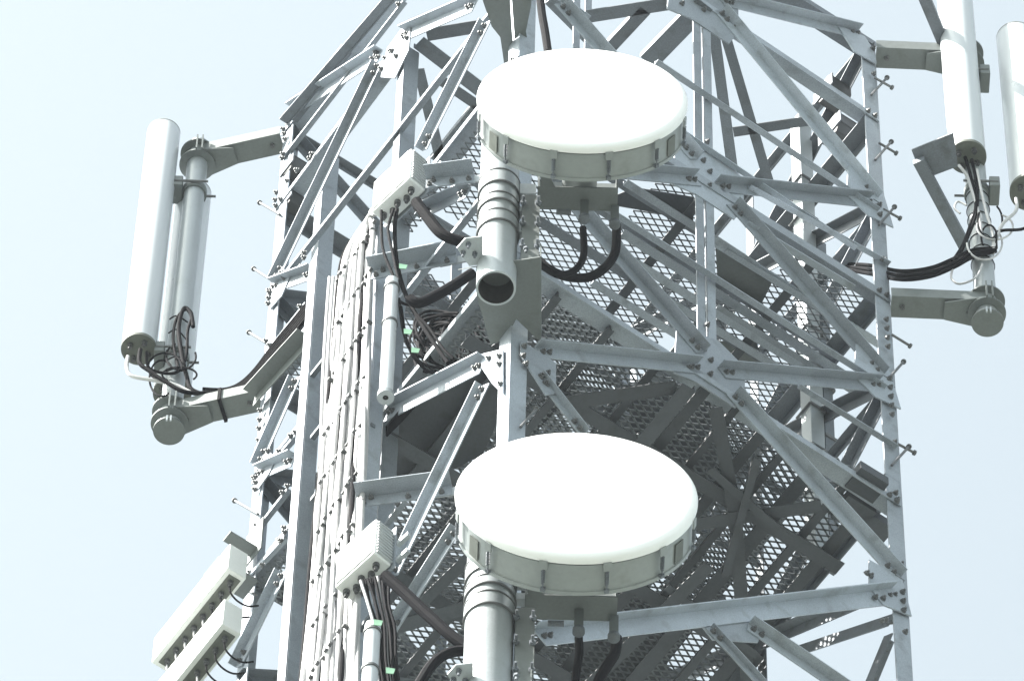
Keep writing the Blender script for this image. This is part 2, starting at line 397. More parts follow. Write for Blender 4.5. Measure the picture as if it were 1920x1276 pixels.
for a, b, w in (((1045, 758), (1268, 726), .09), ((1290, 985), (1540, 948), .08), ((1342, 765), (1378, 960), .08), ((1378, 960), (1402, 1290), .08), ((1196, 842), (1292, 726), .09), ((1330, 880), (1480, 1010), .05), ((1420, 860), (1360, 1080), .045), ((1250, 1100), (1420, 1230), .05),
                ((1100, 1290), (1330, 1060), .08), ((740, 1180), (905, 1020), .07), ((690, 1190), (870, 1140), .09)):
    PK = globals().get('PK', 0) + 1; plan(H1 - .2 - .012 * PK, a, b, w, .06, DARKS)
# boarded part of the lower platform
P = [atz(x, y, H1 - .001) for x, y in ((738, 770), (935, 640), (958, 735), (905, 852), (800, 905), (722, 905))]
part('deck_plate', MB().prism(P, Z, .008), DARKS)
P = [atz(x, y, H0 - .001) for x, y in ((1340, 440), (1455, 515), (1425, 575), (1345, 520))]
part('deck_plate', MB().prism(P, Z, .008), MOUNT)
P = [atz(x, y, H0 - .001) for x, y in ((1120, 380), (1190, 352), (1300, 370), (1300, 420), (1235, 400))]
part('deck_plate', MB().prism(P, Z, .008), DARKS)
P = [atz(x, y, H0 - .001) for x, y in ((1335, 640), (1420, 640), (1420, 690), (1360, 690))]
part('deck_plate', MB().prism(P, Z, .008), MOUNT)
# cable trays and odd members lying above the lower platform, a dark clutter seen through its mesh
random.seed(21)
for k in range(9):
    t_ = .35 + .27 * k; w_ = random.uniform(.03, .07)
    joist(H1 + .55 + .1 * (k % 3), .5 + random.uniform(0, .5), t_, SIDE - .2, t_ + random.uniform(-.12, .12), w_, .06, STEEL2, 'cable_tray')
for k in range(7):
    s_ = .9 + .25 * k
    joist(H1 + .35 + .05 * (k % 2), s_, .5 + random.uniform(0, .4), s_ + random.uniform(-.25, .25), SIDE - .2, random.uniform(.03, .05), .05, DARKS, 'cable_tray')
for pp in (((1180, 720), (1320, 720), (1370, 790), (1330, 900), (1240, 880), (1180, 800)), ((1050, 1150), (1220, 1120), (1280, 1180), (1180, 1400), (1030, 1400))):
    P = [atz(x, y, H1 + .42) for x, y in pp]; part('dark_backdrop', MB().prism(P, Z, .03), DARKS)  # dark sheets added as a dark backdrop behind the lower mesh
deck(H1 + .62, .5, SIDE - .3, .4, SIDE - .2, holes=((1.2, 1.5, .3, 2.0), (2.0, 2.2, .8, 2.5)), w=.012)
for a, b, w in (((1167, 437), (1640, 740), .06), ((1179, 485), (1560, 722), .055), ((1247, 560), (1480, 702), .05), ((1110, 530), (1275, 632), .05), ((1333, 450), (1660, 652), .055), ((1173, 343), (1420, 500), .05),
                ((1360, 470), (1560, 590), .035), ((1345, 575), (1600, 735), .035), ((1040, 560), (1230, 680), .045), ((1400, 420), (1600, 540), .045)):
    PK += 1; plan(H0 - .10 - .011 * (PK - 8), a, b, w, .05, STEEL, 'platform_rail')
# stub brackets sticking out past the back right face
for (x, y, w) in ((1625, 905, .16), (1640, 985, .12), (1600, 960, .18)):
    p = atz(x, y, H1 - .1); part('platform_bracket', MB().box(p, RH, LH, Z, -.1, .1, -w / 2, w / 2, -.03, .05), DARKS)
# --- step bolts
def stepbolt(face, a, b, off=.02):
    p = on(face, *b, off); q0 = on(face, *a, off)
    q = q0
    mb = MB().cyl(p, q, .0085, 10); d = (q - p).normalized(); mb.cyl(q - d * .004, q + d * .008, .017, 10)
    part('step_bolt', mb, BOLT)
for a, b in (((487, 380), (525, 402)), ((476, 504), (512, 527)), ((467, 623), (506, 647)), ((440, 938), (484, 963)), ((441, 1090), (480, 1115))):
    stepbolt('LF', a, b)
for a, b in (((1663, 146), (1634, 178)), ((1672, 164), (1640, 146)), ((1671, 266), (1641, 300)), ((1680, 287), (1648, 268)), ((1677, 388), (1648, 422)), ((1687, 409), (1656, 392)),
             ((1706, 648), (1672, 627)), ((1694, 678), (1664, 712)), ((1704, 837), (1672, 872)), ((1714, 848), (1684, 832))):
    stepbolt('RF', a, b)
stepbolt('RF', (1006, 766), (976, 800))
# --- bolts
def bolt_geo(mb, p, n):
    n = n.normalized(); mb.lathe(p, n, [(.019, 0), (.019, .003)], 12); mb.lathe(p + n * .0032, n, [(.0155, 0), (.0155, .013)], 6); mb.lathe(p + n * .0164, n, [(.008, 0), (.008, .012)], 8)
ordered = sorted(bolts, key=lambda b: (b[0] - CAM).length)
for p, n in ordered[:95]:
    mb = MB(); bolt_geo(mb, p, n); part('bolt', mb, BOLT)
mb = MB()
for p, n in ordered[95:]: bolt_geo(mb, p, n)
o = part('bolts', mb, BOLT); o['kind'] = 'stuff'

# ------------------------------------------------------------------ DISHES
def dish(c, Rr, label, yaw=0.0):
    root = thing('dish_antenna', c, label, 'dish antenna', 'microwave dishes on the near tower leg')
    ax = Vec((math.sin(yaw), math.cos(yaw), 0)); k = Rr / .603
    prof = [(.001, -.022), (.15, -.0215), (.3, -.020), (.45, -.016), (.56, -.010), (.588, -.004), (.599, .006), (.603, .018), (.602, .036), (.592, .042)]
    MB().lathe(c, ax, [(r * k, h * k) for r, h in prof], 96, True, False).build('radome', WHITE, root)
    prof = [(.575, .05), (.585, .052), (.585, .20), (.592, .202), (.592, .222), (.56, .225), (.50, .262), (.40, .315), (.28, .355), (.17, .375), (.12, .38), (.001, .38)]
    MB().lathe(c, ax, [(r * k, h * k) for r, h in prof], 96, False, True).build('shroud', SHROUD, root)
    sd = Vec((math.cos(yaw), -math.sin(yaw), 0))
    def at(ang, r, h): return c + (sd * math.sin(ang) - Z * math.cos(ang)) * r * k + ax * h * k
    for i in range(12):
        a = R_(15 + 30 * i); n = (sd * math.sin(a) - Z * math.cos(a)); tg = n.cross(ax)
        cl = MB().box(at(a, .603, .03), ax, tg, n, 0, .05, -.022, .022, 0, .008).build('rim_clip', SHROUD, root)
        sp = MB(); sp.cyl(at(a, .606, .075), at(a, .606, .185), .004, 8)
        pts = [at(a, .606, .085 + .075 * j / 60) + (n * math.cos(j * .85) + tg * math.sin(j * .85)) * .009 for j in range(61)]
        sp.tube(pts, .0028, 5)
        sp.box(at(a, .595, .185), ax, tg, n, 0, .02, -.012, .012, 0, .02)
        sp.build('tension_spring', STEEL2, root)
    for a in (R_(-58), R_(60), R_(-112), R_(118)):
        n = (sd * math.sin(a) - Z * math.cos(a)); tg = n.cross(ax)
        MB().box(at(a, .588, .08), ax, tg, n, 0, .11 * k, -.04, .04, 0, .004).build('dark_panel', CAPD, root)  # flat dark panels on the shroud wall
    # hub and its bracket behind the bowl
    hb = c + ax * .40 * k - Z * .02
    MB().lathe(c, ax, [(.16 * k, .376 * k), (.16 * k, .46 * k), (.10 * k, .48 * k), (.10 * k, .60 * k)], 40).build('hub', SHROUD, root)
    x0, x1 = -.24 * k, .22 * k
    mb = MB(); q = c + ax * .50 * k
    mb.box(q, sd, ax, Z, x0, x1, 0, .14, -.155, -.145); mb.box(q, sd, ax, Z, x0, x1, .141, .15, -.155, .16)
    mb.box(q, sd, ax, Z, x0, x0 + .01, -.0, .1405, -.1445, .16); mb.box(q, sd, ax, Z, x1 - .01, x1, 0, .1405, -.1445, .16)
    mb.build('back_bracket', MOUNT, root)
    MB().prism([q + sd * (x0 + .015) + Z * -.16, q + sd * (x0 + .10) + Z * -.16, q + sd * (x0 + .015) - ax * .17 - Z * .16], Z, .01).build('stiffener', MOUNT, root)
    # waveguide ports: two short vertical flanges with black elbows hanging from them
    for dx, dd in ((.03, .10), (.205, .13)):
        b = q + sd * dx * k + ax * dd - Z * .16
        mb = MB(); mb.box(b, sd, ax, Z, -.024, .024, -.024, .024, -.16, 0); mb.build('waveguide_port', MOUNT, root)
        mb = MB(); mb.lathe(b - Z * .195, Z, [(.024, 0), (.033, .004), (.033, .03), (.026, .034)], 20); mb.build('port_collar', STEEL2, root)
    b = q + sd * .0 + ax * .10 - Z * .27
    MB().cyl(b - sd * .13, b - sd * .045, .017, 16).build('connector', STEEL2, root)
    return root, q, sd, ax
YF = 19.98
c1 = aty(1092, 183, YF); c2 = aty(1081, 926, YF - .02)
d1 = dish(c1, .603, 'upper white round microwave dish on the near tower leg, above the open pipe end')
d2 = dish(c2, .632, 'lower white round microwave dish, slightly larger in the picture, near the bottom centre')

# ------------------------------------------------------------------ PIPE MOUNTS
YP = 20.55
def pipe_mount(xc, ybot, ytop, r, label, plate):
    pb = aty(xc, ybot, YP); ax_ = Z
    pt_ = aty(xc + (ybot - ytop) * .03, ytop, YP)
    ztop = pt_.z
    root = thing('mounting_pipe', pb, label, 'pipe mount', 'galvanised pipes carrying the dishes')
    mb = MB().lathe(pb, Z, [(r - .012, .0), (r, 0), (r, ztop - pb.z), (r - .012, ztop - pb.z)], 48, False, False)
    mb.build('pipe', ZINC, root)
    MB().lathe(pb, Z, [(r - .012, .0), (r - .0125, .45), (.001, .451)], 48, False, False).build('pipe_bore_shade', DARK, root)  # near black inner wall, the deep shade of the bore put into colour
    return root, pb
m1, pb1 = pipe_mount(930, 540, 235, .112, 'short galvanised pipe with a dark open lower end under the upper dish', True)
m2, pb2 = pipe_mount(912, 1345, 985, .128, 'galvanised pipe under the lower dish, running out at the bottom edge', True)
def bands(root, pb, r, zs):
    for dz, h in zs:
        mb = MB().lathe(pb + Z * dz, Z, [(r + .001, 0), (r + .008, 0), (r + .008, h), (r + .001, h)], 40, False, False)
        mb.box(pb + Z * dz, Vec((1, 0, 0)), Vec((0, 1, 0)), Z, r + .006, r + .10, -.03, .02, .002, h - .002)
        mb.build('clamp_band', ZINC, root)
        for e in (-.014, h + .004):
            MB().lathe(pb + Z * (dz + e), Z, [(r + .002, 0), (r + .012, .002), (r + .012, .010), (r + .002, .012)], 40, False, False).build('strap', BOLT, root)
bands(m1, pb1, .112, ((.60, .10), (.84, .06), (1.05, .12)))
z2 = aty(912, 1110, YP).z - pb2.z
bands(m2, pb2, .128, ((z2 - .30, .10), (z2 - .10, .06), (z2 + .06, .12)))
def support(root, pb, dx, dy, zoff):
    # horizontal cradle plate from pipe to leg, seen from below, with folded edges
    z = aty(938 + dx, 507 + dy, YP).z
    def q(x, y): return atz(x + dx, y + dy, z)
    pl = [(859, 506), (893, 500), (893, 552), (920, 646), (948, 636), (968, 598), (1012, 640), (1012, 482), (972, 488), (972, 470), (893, 470)]
    P = [q(*a) for a in pl[:9]]
    MB().prism(P[:1] + P[1:], Z, .01).build('cradle_plate', MOUNT, root)
    a, b = q(1014, 640), q(1014, 345)
    a = q(1012, 640)
    mb = MB(); d = (q(1012, 482) - a).normalized()
    mb.box(a, d, Z.cross(d), Z, 0, (q(1012, 482) - a).length, 0, .008, .011, .14); mb.build('stiffener', MOUNT, root)
    # upright bracket beside the pipe
    pc = Vec((pb.x, YP, z))
    mb = MB(); X = Vec((1, 0, 0)); Y = Vec((0, 1, 0))
    mb.box(pc, X, Y, Z, .135, .235, -.06, -.05, .02, .78); mb.box(pc, X, Y, Z, .227, .235, -.0495, .16, .02, .78); mb.box(pc, X, Y, Z, .135, .143, -.0495, .10, .02, .78)
    mb.build('upright_bracket', MOUNT, root)
    for zz in (.16, .42, .66):
        for xx in (.02, .19):
            mb = MB(); mb.cyl(pc + X * (.13 + xx * .5) + Y * -.12 + Z * zz, pc + X * (.13 + xx * .5) + Y * .06 + Z * zz, .008, 8)
            mb.lathe(pc + X * (.13 + xx * .5) + Y * -.085 + Z * zz, Y, [(.018, 0), (.018, .016)], 6); mb.build('bolt', STEEL2, root)
    # diagonal ear clamps left of the pipe
    P = [q(*a_) + Z * .03 for a_ in ((856, 470), (872, 452), (905, 448), (905, 500), (880, 504))]
    MB().prism(P, Z, .01).build('ear_plate', ZINC, root)
    for (x, y) in ((868, 478), (878, 462), (890, 480), (986, 470)):
        MB().lathe(q(x, y) + Z * .03, -Z, [(.016, 0), (.016, .016), (.008, .0165), (.008, .045)], 6).build('bolt', STEEL2, root)
support(m1, pb1, 0, 0, 0)
support(m2, pb2, -18, 800, 0)

# L shaped struts from the cable rack to the pipe mounts
def strut(a, b, z, label, w=.10, v=.10):
    z = on('LF', *a, .24).z; p, q = atz(*a, z), atz(*b, z); d = (q - p).normalized(); s_ = Z.cross(d); L = (q - p).length
    if s_.y > 0: s_ = -s_
    root = thing('support_strut', p, label, 'bracket', 'angle struts between rack and pipes')
    mb = MB(); mb.box(p, d, s_, Z, 0, L, -.008, 0, 0, v); mb.box(p, d, s_, Z, 0, L, -.008, w, v + .0005, v + .008); mb.build('angle_bar', STEEL, root)
    for f in (.08, .16, .55, .9):
        e = p + d * L * f + s_ * (.001) + Z * (.03 if f != .16 else .07); MB().lathe(e, s_, [(.018, 0), (.018, .014), (.009, .0145), (.009, .03)], 6).build('bolt', BOLT, root)
    e = MB().box(q - d * .10, d, s_, Z, 0, .20, -.018, -.009, .01, v - .01).build('end_plate', ZINC, root)
strut((692, 524), (855, 492), 38.95, 'angle strut left of the open pipe end, above the coiled cables')
strut((667, 950), (846, 926), 37.45, 'angle strut left of the lower dish')
strut((798, 352), (888, 340), 39.95, 'angle strut right of the upper radio unit, below the upper dish')

# ------------------------------------------------------------------ BOOMS AND TUBE ANTENNAS
X = Vec((1, 0, 0)); Y = Vec((0, 1, 0))
def boom(p, q, label, flip=1, w=.075, h=.10):
    d = (q - p).normalized(); s_ = Z.cross(d); L = (q - p).length
    if s_.y > 0: s_ = -s_
    root = thing('boom_arm', p, label, 'boom', 'arms carrying the tube antennas')
    mb = MB(); mb.box(p, d, s_, Z, 0, L, -w, w, 0, .008); mb.box(p, d, s_, Z, 0, L, w - .007, w, .0085, h); mb.box(p, d, s_, Z, 0, L, -w, -w + .007, .0085, h)
    mb.build('channel', MOUNT, root)
    for f in (.12, .8, .88): MB().lathe(p + d * L * f, -Z, [(.018, 0), (.018, .012), (.009, .0125), (.009, .03)], 6).build('bolt', BOLT, root)
    # clamp discs round the pole, tapering gusset back along the arm
    MB().prism([q + s_ * .115 - Z * .03, q - d * .26 + s_ * .06 - Z * .03, q - d * .26 - s_ * .06 - Z * .03, q - s_ * .115 - Z * .03], Z, .009).build('taper_plate', MOUNT, root)
    for dz in (-.045, .10): MB().lathe(q + Z * dz, Z, [(.118, 0), (.118, .012)], 40).build('clamp_disc', MOUNT, root)
    mb = MB()
    for o_ in (-.018, .018): mb.box(q + Vec((.012, -.118, 0)) + X * o_, X, Y, Z, -.005, .005, -.02, .0, -.05, .13)
    mb.build('clamp_lug', MOUNT, root)
    return root
def tube_antenna(pt_, pbm, r, label, n_leads=2):
    base = Vec((pt_.x * .5 + pbm.x * .5, pt_.y * .5 + pbm.y * .5, pbm.z)); h = pt_.z - pbm.z
    root = thing('tube_antenna', base, label, 'antenna', 'tubular antennas on the side poles')
    MB().lathe(base, Z, [(r, 0), (r, h - .015), (r * .96, h), (.001, h + .004)], 56, True, False).build('shell', ANT, root)
    MB().lathe(base, Z, [(r * 1.03, -.022), (r * 1.03, .004), (r * 1.01, .006)], 56, True, True).build('end_cap', CAPD, root)
    for a in range(4):
        an = a * 1.6 + .5; p = base + X * math.cos(an) * r * .6 + Y * math.sin(an) * r * .6 - Z * .022
        MB().lathe(p, -Z, [(.018, 0), (.018, .03), (.011, .032), (.011, .05)], 12).build('connector', RUBBER, root)
    MB().lathe(base + Z * (h - .02), Z, [(r * 1.012, 0), (r * 1.012, .008)], 56, False, False).build('top_band', CAPD, root)
    return root, base
def pole(p, z0, z1, r, label):
    root = thing('antenna_pole', lv(p, z0), label, 'pole', 'side poles for the tube antennas')
    MB().lathe(lv(p, z0), Z, [(r, 0), (r, z1 - z0)], 40).build('pipe', ZINC, root)
    MB().lathe(lv(p, z0), Z, [(r * 1.45, -.012), (r * 1.45, 0)], 40).build('foot_disc', MOUNT, root)
    mb = MB()
    for o_ in (-.012, .012): mb.box(lv(p, z0) + X * o_ + Y * -.11, X, Y, Z, -.005, .005, 0, .012, -.06, .0)
    mb.build('locking_pin', ZINC, root)
    return root
# left pole
pl0 = atz(352, 775, 41.0); pl1 = atz(372, 270, 44.40)
PLx = Vec(((pl0.x + pl1.x) / 2, (pl0.y + pl1.y) / 2, 0))
def setp(px, py, z): return lv(atz(px, py, z), 0)
PLx = setp(318, 797, 40.92)
print('LEFTPOLE', PLx, setp(372, 262, 44.38))
pole(PLx, 40.86, 44.52, .068, 'grey pole between the two tube antennas left of the tower')
boom(lv(LL, 44.30), lv(PLx, 44.30), 'upper left boom arm from tower leg to antenna pole')
boom(lv(LL, 40.98), lv(PLx, 40.98), 'lower left boom arm from tower leg to antenna pole, with cable strap')
def vert_from(px_top, px_bot, y_off_pole, P):
    yy = P.y + y_off_pole; return aty(*px_top, yy), aty(*px_bot, yy)
a, b = vert_from((306, 248), (262, 652), -.06, PLx)
tube_antenna(a, b, .109, 'white tube antenna in front, leftmost in the picture, with cables at its lower end')
a, b = vert_from((360, 362), (326, 735), .13, PLx)
a.x = b.x = (a.x + b.x) / 2
tube_antenna(a, b, .117, 'tube antenna behind the left pole, second from the left', 0)
# clamps joining antenna and pole
def clampset(P, zs, side, label, group):
    for z in zs:
        c = lv(P, z)
        root = thing('antenna_clamp', c, label[zs.index(z)], 'clamp', group)
        MB().lathe(c, Z, [(.070, 0), (.082, 0), (.082, .06), (.070, .06)], 32, False, False).build('ring', MOUNT, root)
        MB().box(c, X * side, Y, Z, .075, .14, -.09, .06, -.02, .10).build('jaw', MOUNT, root, bevel=.006)
        MB().cyl(c + Vec((-.09 * side, -.09, .03)), c + Vec((.13 * side, -.09, .03)), .009, 8).build('bolt', BOLT, root)
        MB().cyl(c + Vec((-.14 * side, .02, .03)), c + Vec((-.08 * side, .02, .03)), .009, 8).build('bolt', BOLT, root)
clampset(PLx, (43.85, 41.70), -1, ('clamp at the top of the left pole, beside the leftmost antenna', 'clamp low on the left pole, beside the leftmost antenna end cap'), 'clamps on the left pole')
# right pole
PRx = setp(1850, 585, 40.98)
pole(PRx, 40.86, 44.6, .068, 'cable wrapped pole right of the tower, below the right antennas')
pR1 = setp(1812, 60, 44.35); print('RIGHTPOLE', PRx, pR1)
boom(lv(RL, 44.25), lv(PRx, 44.25), 'upper right boom arm from tower leg towards the tall white antenna')
boom(lv(RL, 41.00), lv(PRx, 41.00), 'lower right boom arm from tower leg to the pole foot')
a, b = vert_from((1796, -60), (1814, 292), -.10, PRx); a.x = b.x
tube_antenna(a, b, .116, 'tall white tube antenna right of the tower, cut off by the top edge')
a, b = vert_from((1916, 72), (1932, 358), .0, PRx); a.x = b.x
tube_antenna(a, b, .128, 'white tube antenna cut off by the right edge of the picture')
clampset(PRx, (43.95, 42.45), 1, ('clamp high on the right pole, between the two white antennas', 'clamp low on the right pole, beside the antenna at the right edge'), 'clamps on the right pole')
# strut plate on the right pole
p, q = atz(1724, 290, 42.6), atz(1815, 470, 42.3)
root = thing('stay_bracket', p, 'flat plate and slanting stay left of the right pole, under the tall white antenna', 'bracket')
Pp = [atz(x, y, 42.62) for x, y in ((1709, 281), (1788, 249), (1796, 312), (1730, 337))]
MB().prism(Pp, Z, .01).build('plate', STEEL2, root)
mb = MB(); p, q = atz(1722, 300, 42.58), atz(1818, 478, 42.58); mb.bar(p, q, .075, .05); mb.build('stay', STEEL2, root)
root2 = thing('upper_stay', atz(1722, 0, 44.3), 'dark slanting stay running up beside the tall white antenna top', 'bracket')
MB().bar(atz(1716, -45, 44.36), atz(1790, 130, 44.36), .075, .05).build('stay', STEEL2, root2)

# ------------------------------------------------------------------ CABLES
def cable(pts, r, label, m=CABLE, name='cable', group=None, cat='cable'):
    o = MB().tube(smooth_path(pts, 7), r, 10).build(name, m)
    return tag(o, label, cat, group)
# cable rack in front of the left face
OFF = .17
rack = thing('cable_rack', on('LF', 650, 900, OFF), 'tall cable rack of two steel angle rails up the left side of the tower', 'cable rack')
def rail(xr, ytop, w1, w2):
    zb = 30.0; p = on('LF', *xr, OFF); zt = on('LF', xr[0] + (xr[1] - ytop) * (1190 - xr[0]) / (7400 + xr[1]), ytop, OFF).z
    mb = MB(); mb.box(lv(p, zb), LH, RH, Z, 0, w1, 0, .009, 0, zt - zb); mb.box(lv(p, zb), LH, RH, Z, 0, .009, .0095, w2, 0, zt - zb)
    mb.build('rail', STEEL, rack, bevel=.002)
rail((591, 520), 478, .085, .105)
p = on('LF', 601, 400, -.10); zb_ = on('LF', 590, 560, -.10).z; mb = MB(); hh = on('LF', 605, 288, -.10).z - zb_
mb.box(lv(p, zb_), LH, RH, Z, 0, .075, 0, .009, 0, hh); mb.box(lv(p, zb_), LH, RH, Z, 0, .009, .0095, .11, 0, hh); part('mid_post', mb)
rail((704, 568), 420, .10, .095)
for k, yy in enumerate(range(560, 1400, 118)):
    p, q = on('LF', 585, yy + 150, OFF - .03), on('LF', 700, yy, OFF - .03)
    MB().bar(lv(p, q.z), q, .03, .03, nLF).build('rung', STEEL2, rack)
# feeders
random.seed(3)
NF = 19
for i in range(NF):
    f = i / (NF - 1); j = random.uniform(-2.0, 2.0)
    off = OFF + .03 + random.uniform(0, .035)
    w = lambda y: math.sin(y * .011 + i * 1.7) * 1.9
    xs = lambda y: (629 + (694 - 629) * f) - (y - 600) * (.098 - .062 * f) + w(y) + j
    top = 430 + (1 - f) * 45 + random.uniform(-6, 6)
    pts = [on('LF', x_, y_, off) for x_, y_ in ((704 + random.uniform(-4, 8), 392 + random.uniform(-4, 6) + (1 - f) * 4), (690 + 5 * f, 402 + 8 * (1 - f) ), (xs(top) + 8 * (1 - f), top))]
    pts += [on('LF', xs(y), y, off + (.012 if (i + y // 110) % 3 == 0 else 0)) for y in range(int(top) + 60, 1420, 75)]
    cable(pts, .0135 + .003 * random.random(), 'grey feeder cable, a few black for shaded gaps, one of a dense bundle clipped to the tall cable rack', CABLEG if i not in (0, 6, 13) else CABLE, 'feeder_cable', 'feeder cables on the cable rack')  # black cables put in as the shaded gaps between the grey ones
for i in range(3):
    pts = [on('LF', x - i * 7, y, OFF + .05) for x, y in ((632, 520), (626, 600), (619, 720), (615, 850), (600 + 3 * i, 960), (604, 1060), (592, 1180), (583, 1300))]
    cable(pts, .011, ('thin grey cable between left rack rail and feeder bundle, ' + ('right of three', 'middle of three', 'left of three')[i]), CABLEG, 'thin_cable', 'thin cables beside the left rack rail')
# ties
mb = MB()
random.seed(5)
tie_list = []
for yy in (470, 560, 655, 760, 850, 940, 1035, 1130, 1225):
    for k in range(10):
        x = 622 + k * 8.0 - (yy - 600) * .078; y = yy + 55 - k * 12.0
        tie_list.append((x, y))
ties = thing('cable_ties', on('LF', 650, 700, OFF), 'slanting rows of small black ties and clips across the grey feeder bundle', 'cable ties')
for x, y in tie_list:
    p = on('LF', x, y, OFF + .075 + random.uniform(-.01, .01))
    mb = MB()
    if random.random() < .75: mb.box(p, LH, nLF, Z, -.011, .011, -.03, .008, -.006, .006)
    else: mb.lathe(p, nLF, [(.014, 0), (.014, .02)], 6)
    mb.build('clip', BOLT, ties)

# thick black jumpers near the open pipe
def py_(x, y, yy): return aty(x, y, yy)
cable([py_(x, y, 21.3) for x, y in ((780, 378), (800, 405), (828, 438), (862, 452), (895, 458))], .034, 'thick black cable from the upper radio unit to the pipe mount')
cable([py_(x, y, 21.3) for x, y in ((885, 512), (850, 535), (815, 555), (785, 568), (768, 560))], .032, 'thick black cable running left from the cradle plate below the strut')
cable([py_(x, y, 20.75) for x, y in ((1093, 428), (1095, 470), (1088, 495), (1068, 512), (1040, 512), (1005, 490))], .021, 'black elbow cable under the inner port of the upper dish')
cable([py_(x, y, 20.80) for x, y in ((1156, 422), (1154, 470), (1136, 500), (1105, 519), (1065, 519), (1030, 505), (1000, 478))], .027, 'thick black elbow cable under the outer port of the upper dish')
cable([py_(x, y, 20.73) for x, y in ((1085, 1195), (1086, 1225), (1080, 1265), (1076, 1330))], .023, 'black cable hanging from the inner port of the lower dish')
cable([py_(x, y, 20.77) for x, y in ((1156, 1195), (1152, 1225), (1128, 1265), (1100, 1330))], .03, 'thick black cable hanging from the outer port of the lower dish')
cable([py_(x, y, 20.6) for x, y in ((1012, -12), (1016, 25), (1022, 60), (1028, 100))], .026, 'black cable coming down from the top edge behind the upper dish')
cable([py_(x, y, 21.2) for x, y in ((722, 1078), (760, 1112), (800, 1150), (845, 1190), (880, 1215))], .033, 'thick black cable from the lower radio unit down to the lower pipe')
cable([py_(x, y, 21.2) for x, y in ((885, 1218), (845, 1222), (815, 1240), (790, 1275), (760, 1330))], .030, 'black cable curving down at the bottom left of the lower pipe')
# thin leads from the upper radio unit down to the coil
for i, pth in enumerate((((738, 392), (728, 430), (738, 480), (750, 530), (775, 580), (805, 615), (832, 655), (850, 672)),
                         ((744, 392), (740, 430), (744, 490), (758, 545), (780, 590), (812, 640), (840, 680)),
                         ((715, 395), (716, 450), (722, 480), (738, 520), (745, 560), (770, 572), (778, 560)),
                         ((748, 560), (756, 620), (772, 660), (800, 685), (850, 692)),
                         ((752, 575), (762, 635), (780, 675), (815, 700), (855, 690)))):
    cable([py_(x, y, 21.35 + .02 * i) for x, y in pth], .009 if i != 1 else .013, ('longest thin black lead from the upper radio unit to the coil', 'slightly thicker black lead running beside the longest one', 'short black lead looping just below the upper radio unit', 'black lead sagging left of the cable coil, inner of two', 'black lead sagging left of the cable coil, outer of two')[i])
random.seed(11)
coil = thing('cable_coil', py_(860, 640, 21.7), 'untidy coil of thin black cables hanging behind the strut, left of the near leg', 'cable coil')
for i in range(22):
    cx, cy = 858 + random.uniform(-36, 34), 636 + random.uniform(-20, 24); ra, rb = random.uniform(30, 62), random.uniform(22, 48)
    ph = random.uniform(0, 6.28); sk = random.uniform(-.35, .35)
    pts = [py_(cx + ra * math.cos(t) , cy + rb * math.sin(t) + sk * ra * math.cos(t), 21.7 + .07 * math.sin(t * 1.5 + ph)) for t in [ph + k * 6.0 / 26 for k in range(27)]]
    MB().tube(pts, .0085, 8).build('loop', CABLE, coil)
lead = thing('cable_hank', py_(800, 720, 21.9), 'dense dark hank of cables slanting down left from the coil', 'cable bundle')
for i in range(9):
    pts = [py_(x, y, 21.85 + .01 * i) for x, y in ((905 - i * 4, 590 + i * 3), (862 - i * 3, 640 + i * 4), (820 - i, 690 + i * 3), (775, 740 + i * 3), (725, 800 + i * 2))]
    MB().tube(smooth_path(pts, 5), .008, 8).build('strand', CABLE, lead)
# tape markers
for x, y, yy, l in ((755, 498, 21.28, 'green tape marker on the leads in front of the upper strut'), (764, 620, 21.33, 'green tape marker on the lead left of the coil, upper of two'), (778, 655, 21.33, 'green tape marker on the lead left of the coil, lower of two'),
                 (708, 1165, 21.2, 'large green tape marker under the lower radio unit'), (731, 1255, 21.2, 'green tape marker low on the dark cable bundle')):
    p = py_(x, y, yy); tag(MB().prism([p + Vec(v) for v in ((-.02, 0, -.03), (.02, 0, -.035), (.028, .01, .03), (-.022, .005, .035))], Y, .004).build('tape_marker', GREEN), l, 'tape marker')

# cables of left antenna and lower boom
yl = PLx.y
cable([py_(x, y, yl - .1) for x, y in ((240, 668), (238, 690), (248, 705), (290, 713), (330, 722), (365, 738), (400, 742))], .012, 'grey lead looping from the leftmost antenna end to the boom', CABLEG)
cable([py_(x, y, yl - .13) for x, y in ((263, 655), (262, 680), (280, 695), (310, 715), (350, 735), (420, 736))], .014, 'black lead from the leftmost antenna end, passing below the pole clamp')
cable([py_(x, y, yl - .1) for x, y in ((275, 660), (280, 690), (318, 700), (340, 690), (350, 660), (352, 620), (360, 590), (348, 580), (330, 600), (325, 640), (335, 690))], .010, 'black lead looped up the left pole above its foot')
cable([py_(x, y, yl - .1) for x, y in ((362, 612), (358, 588), (345, 578), (335, 612), (340, 660), (350, 705), (360, 730), (395, 742))], .014, 'second black lead looped on the left pole, nearer the tower')
for k, (y1, y2) in enumerate(((592, 604), (618, 640), (668, 676), (690, 700))):
    cable([py_(x, y, yl - .085) for x, y in ((318 - k * 2, y1 + 6), (332, y1), (352, y2))], .005, ('topmost', 'second', 'third', 'lowest')[k] + ' thin black tie round the foot of the left pole')
root = thing('cable_bundle', on('LF', 500, 700, .25), 'dark bundle of cables lying along the lower left boom and up into the tower', 'cable bundle')
for i in range(6):
    oy = -6 + i * 2.6
    pts = [py_(380, 735 + oy, yl - .05), py_(420, 736 + oy, yl - .06), py_(450, 726 + oy * 1.2, yl - .1), py_(480, 700 + oy * 1.6, yl - .2), py_(515, 655 + oy * 2, yl - .35), py_(550, 612 + oy * 2, yl - .5), py_(582, 572 + oy * 2, yl - .6)]
    MB().tube(smooth_path(pts, 6), .013, 8).build('strand', CABLE, root)
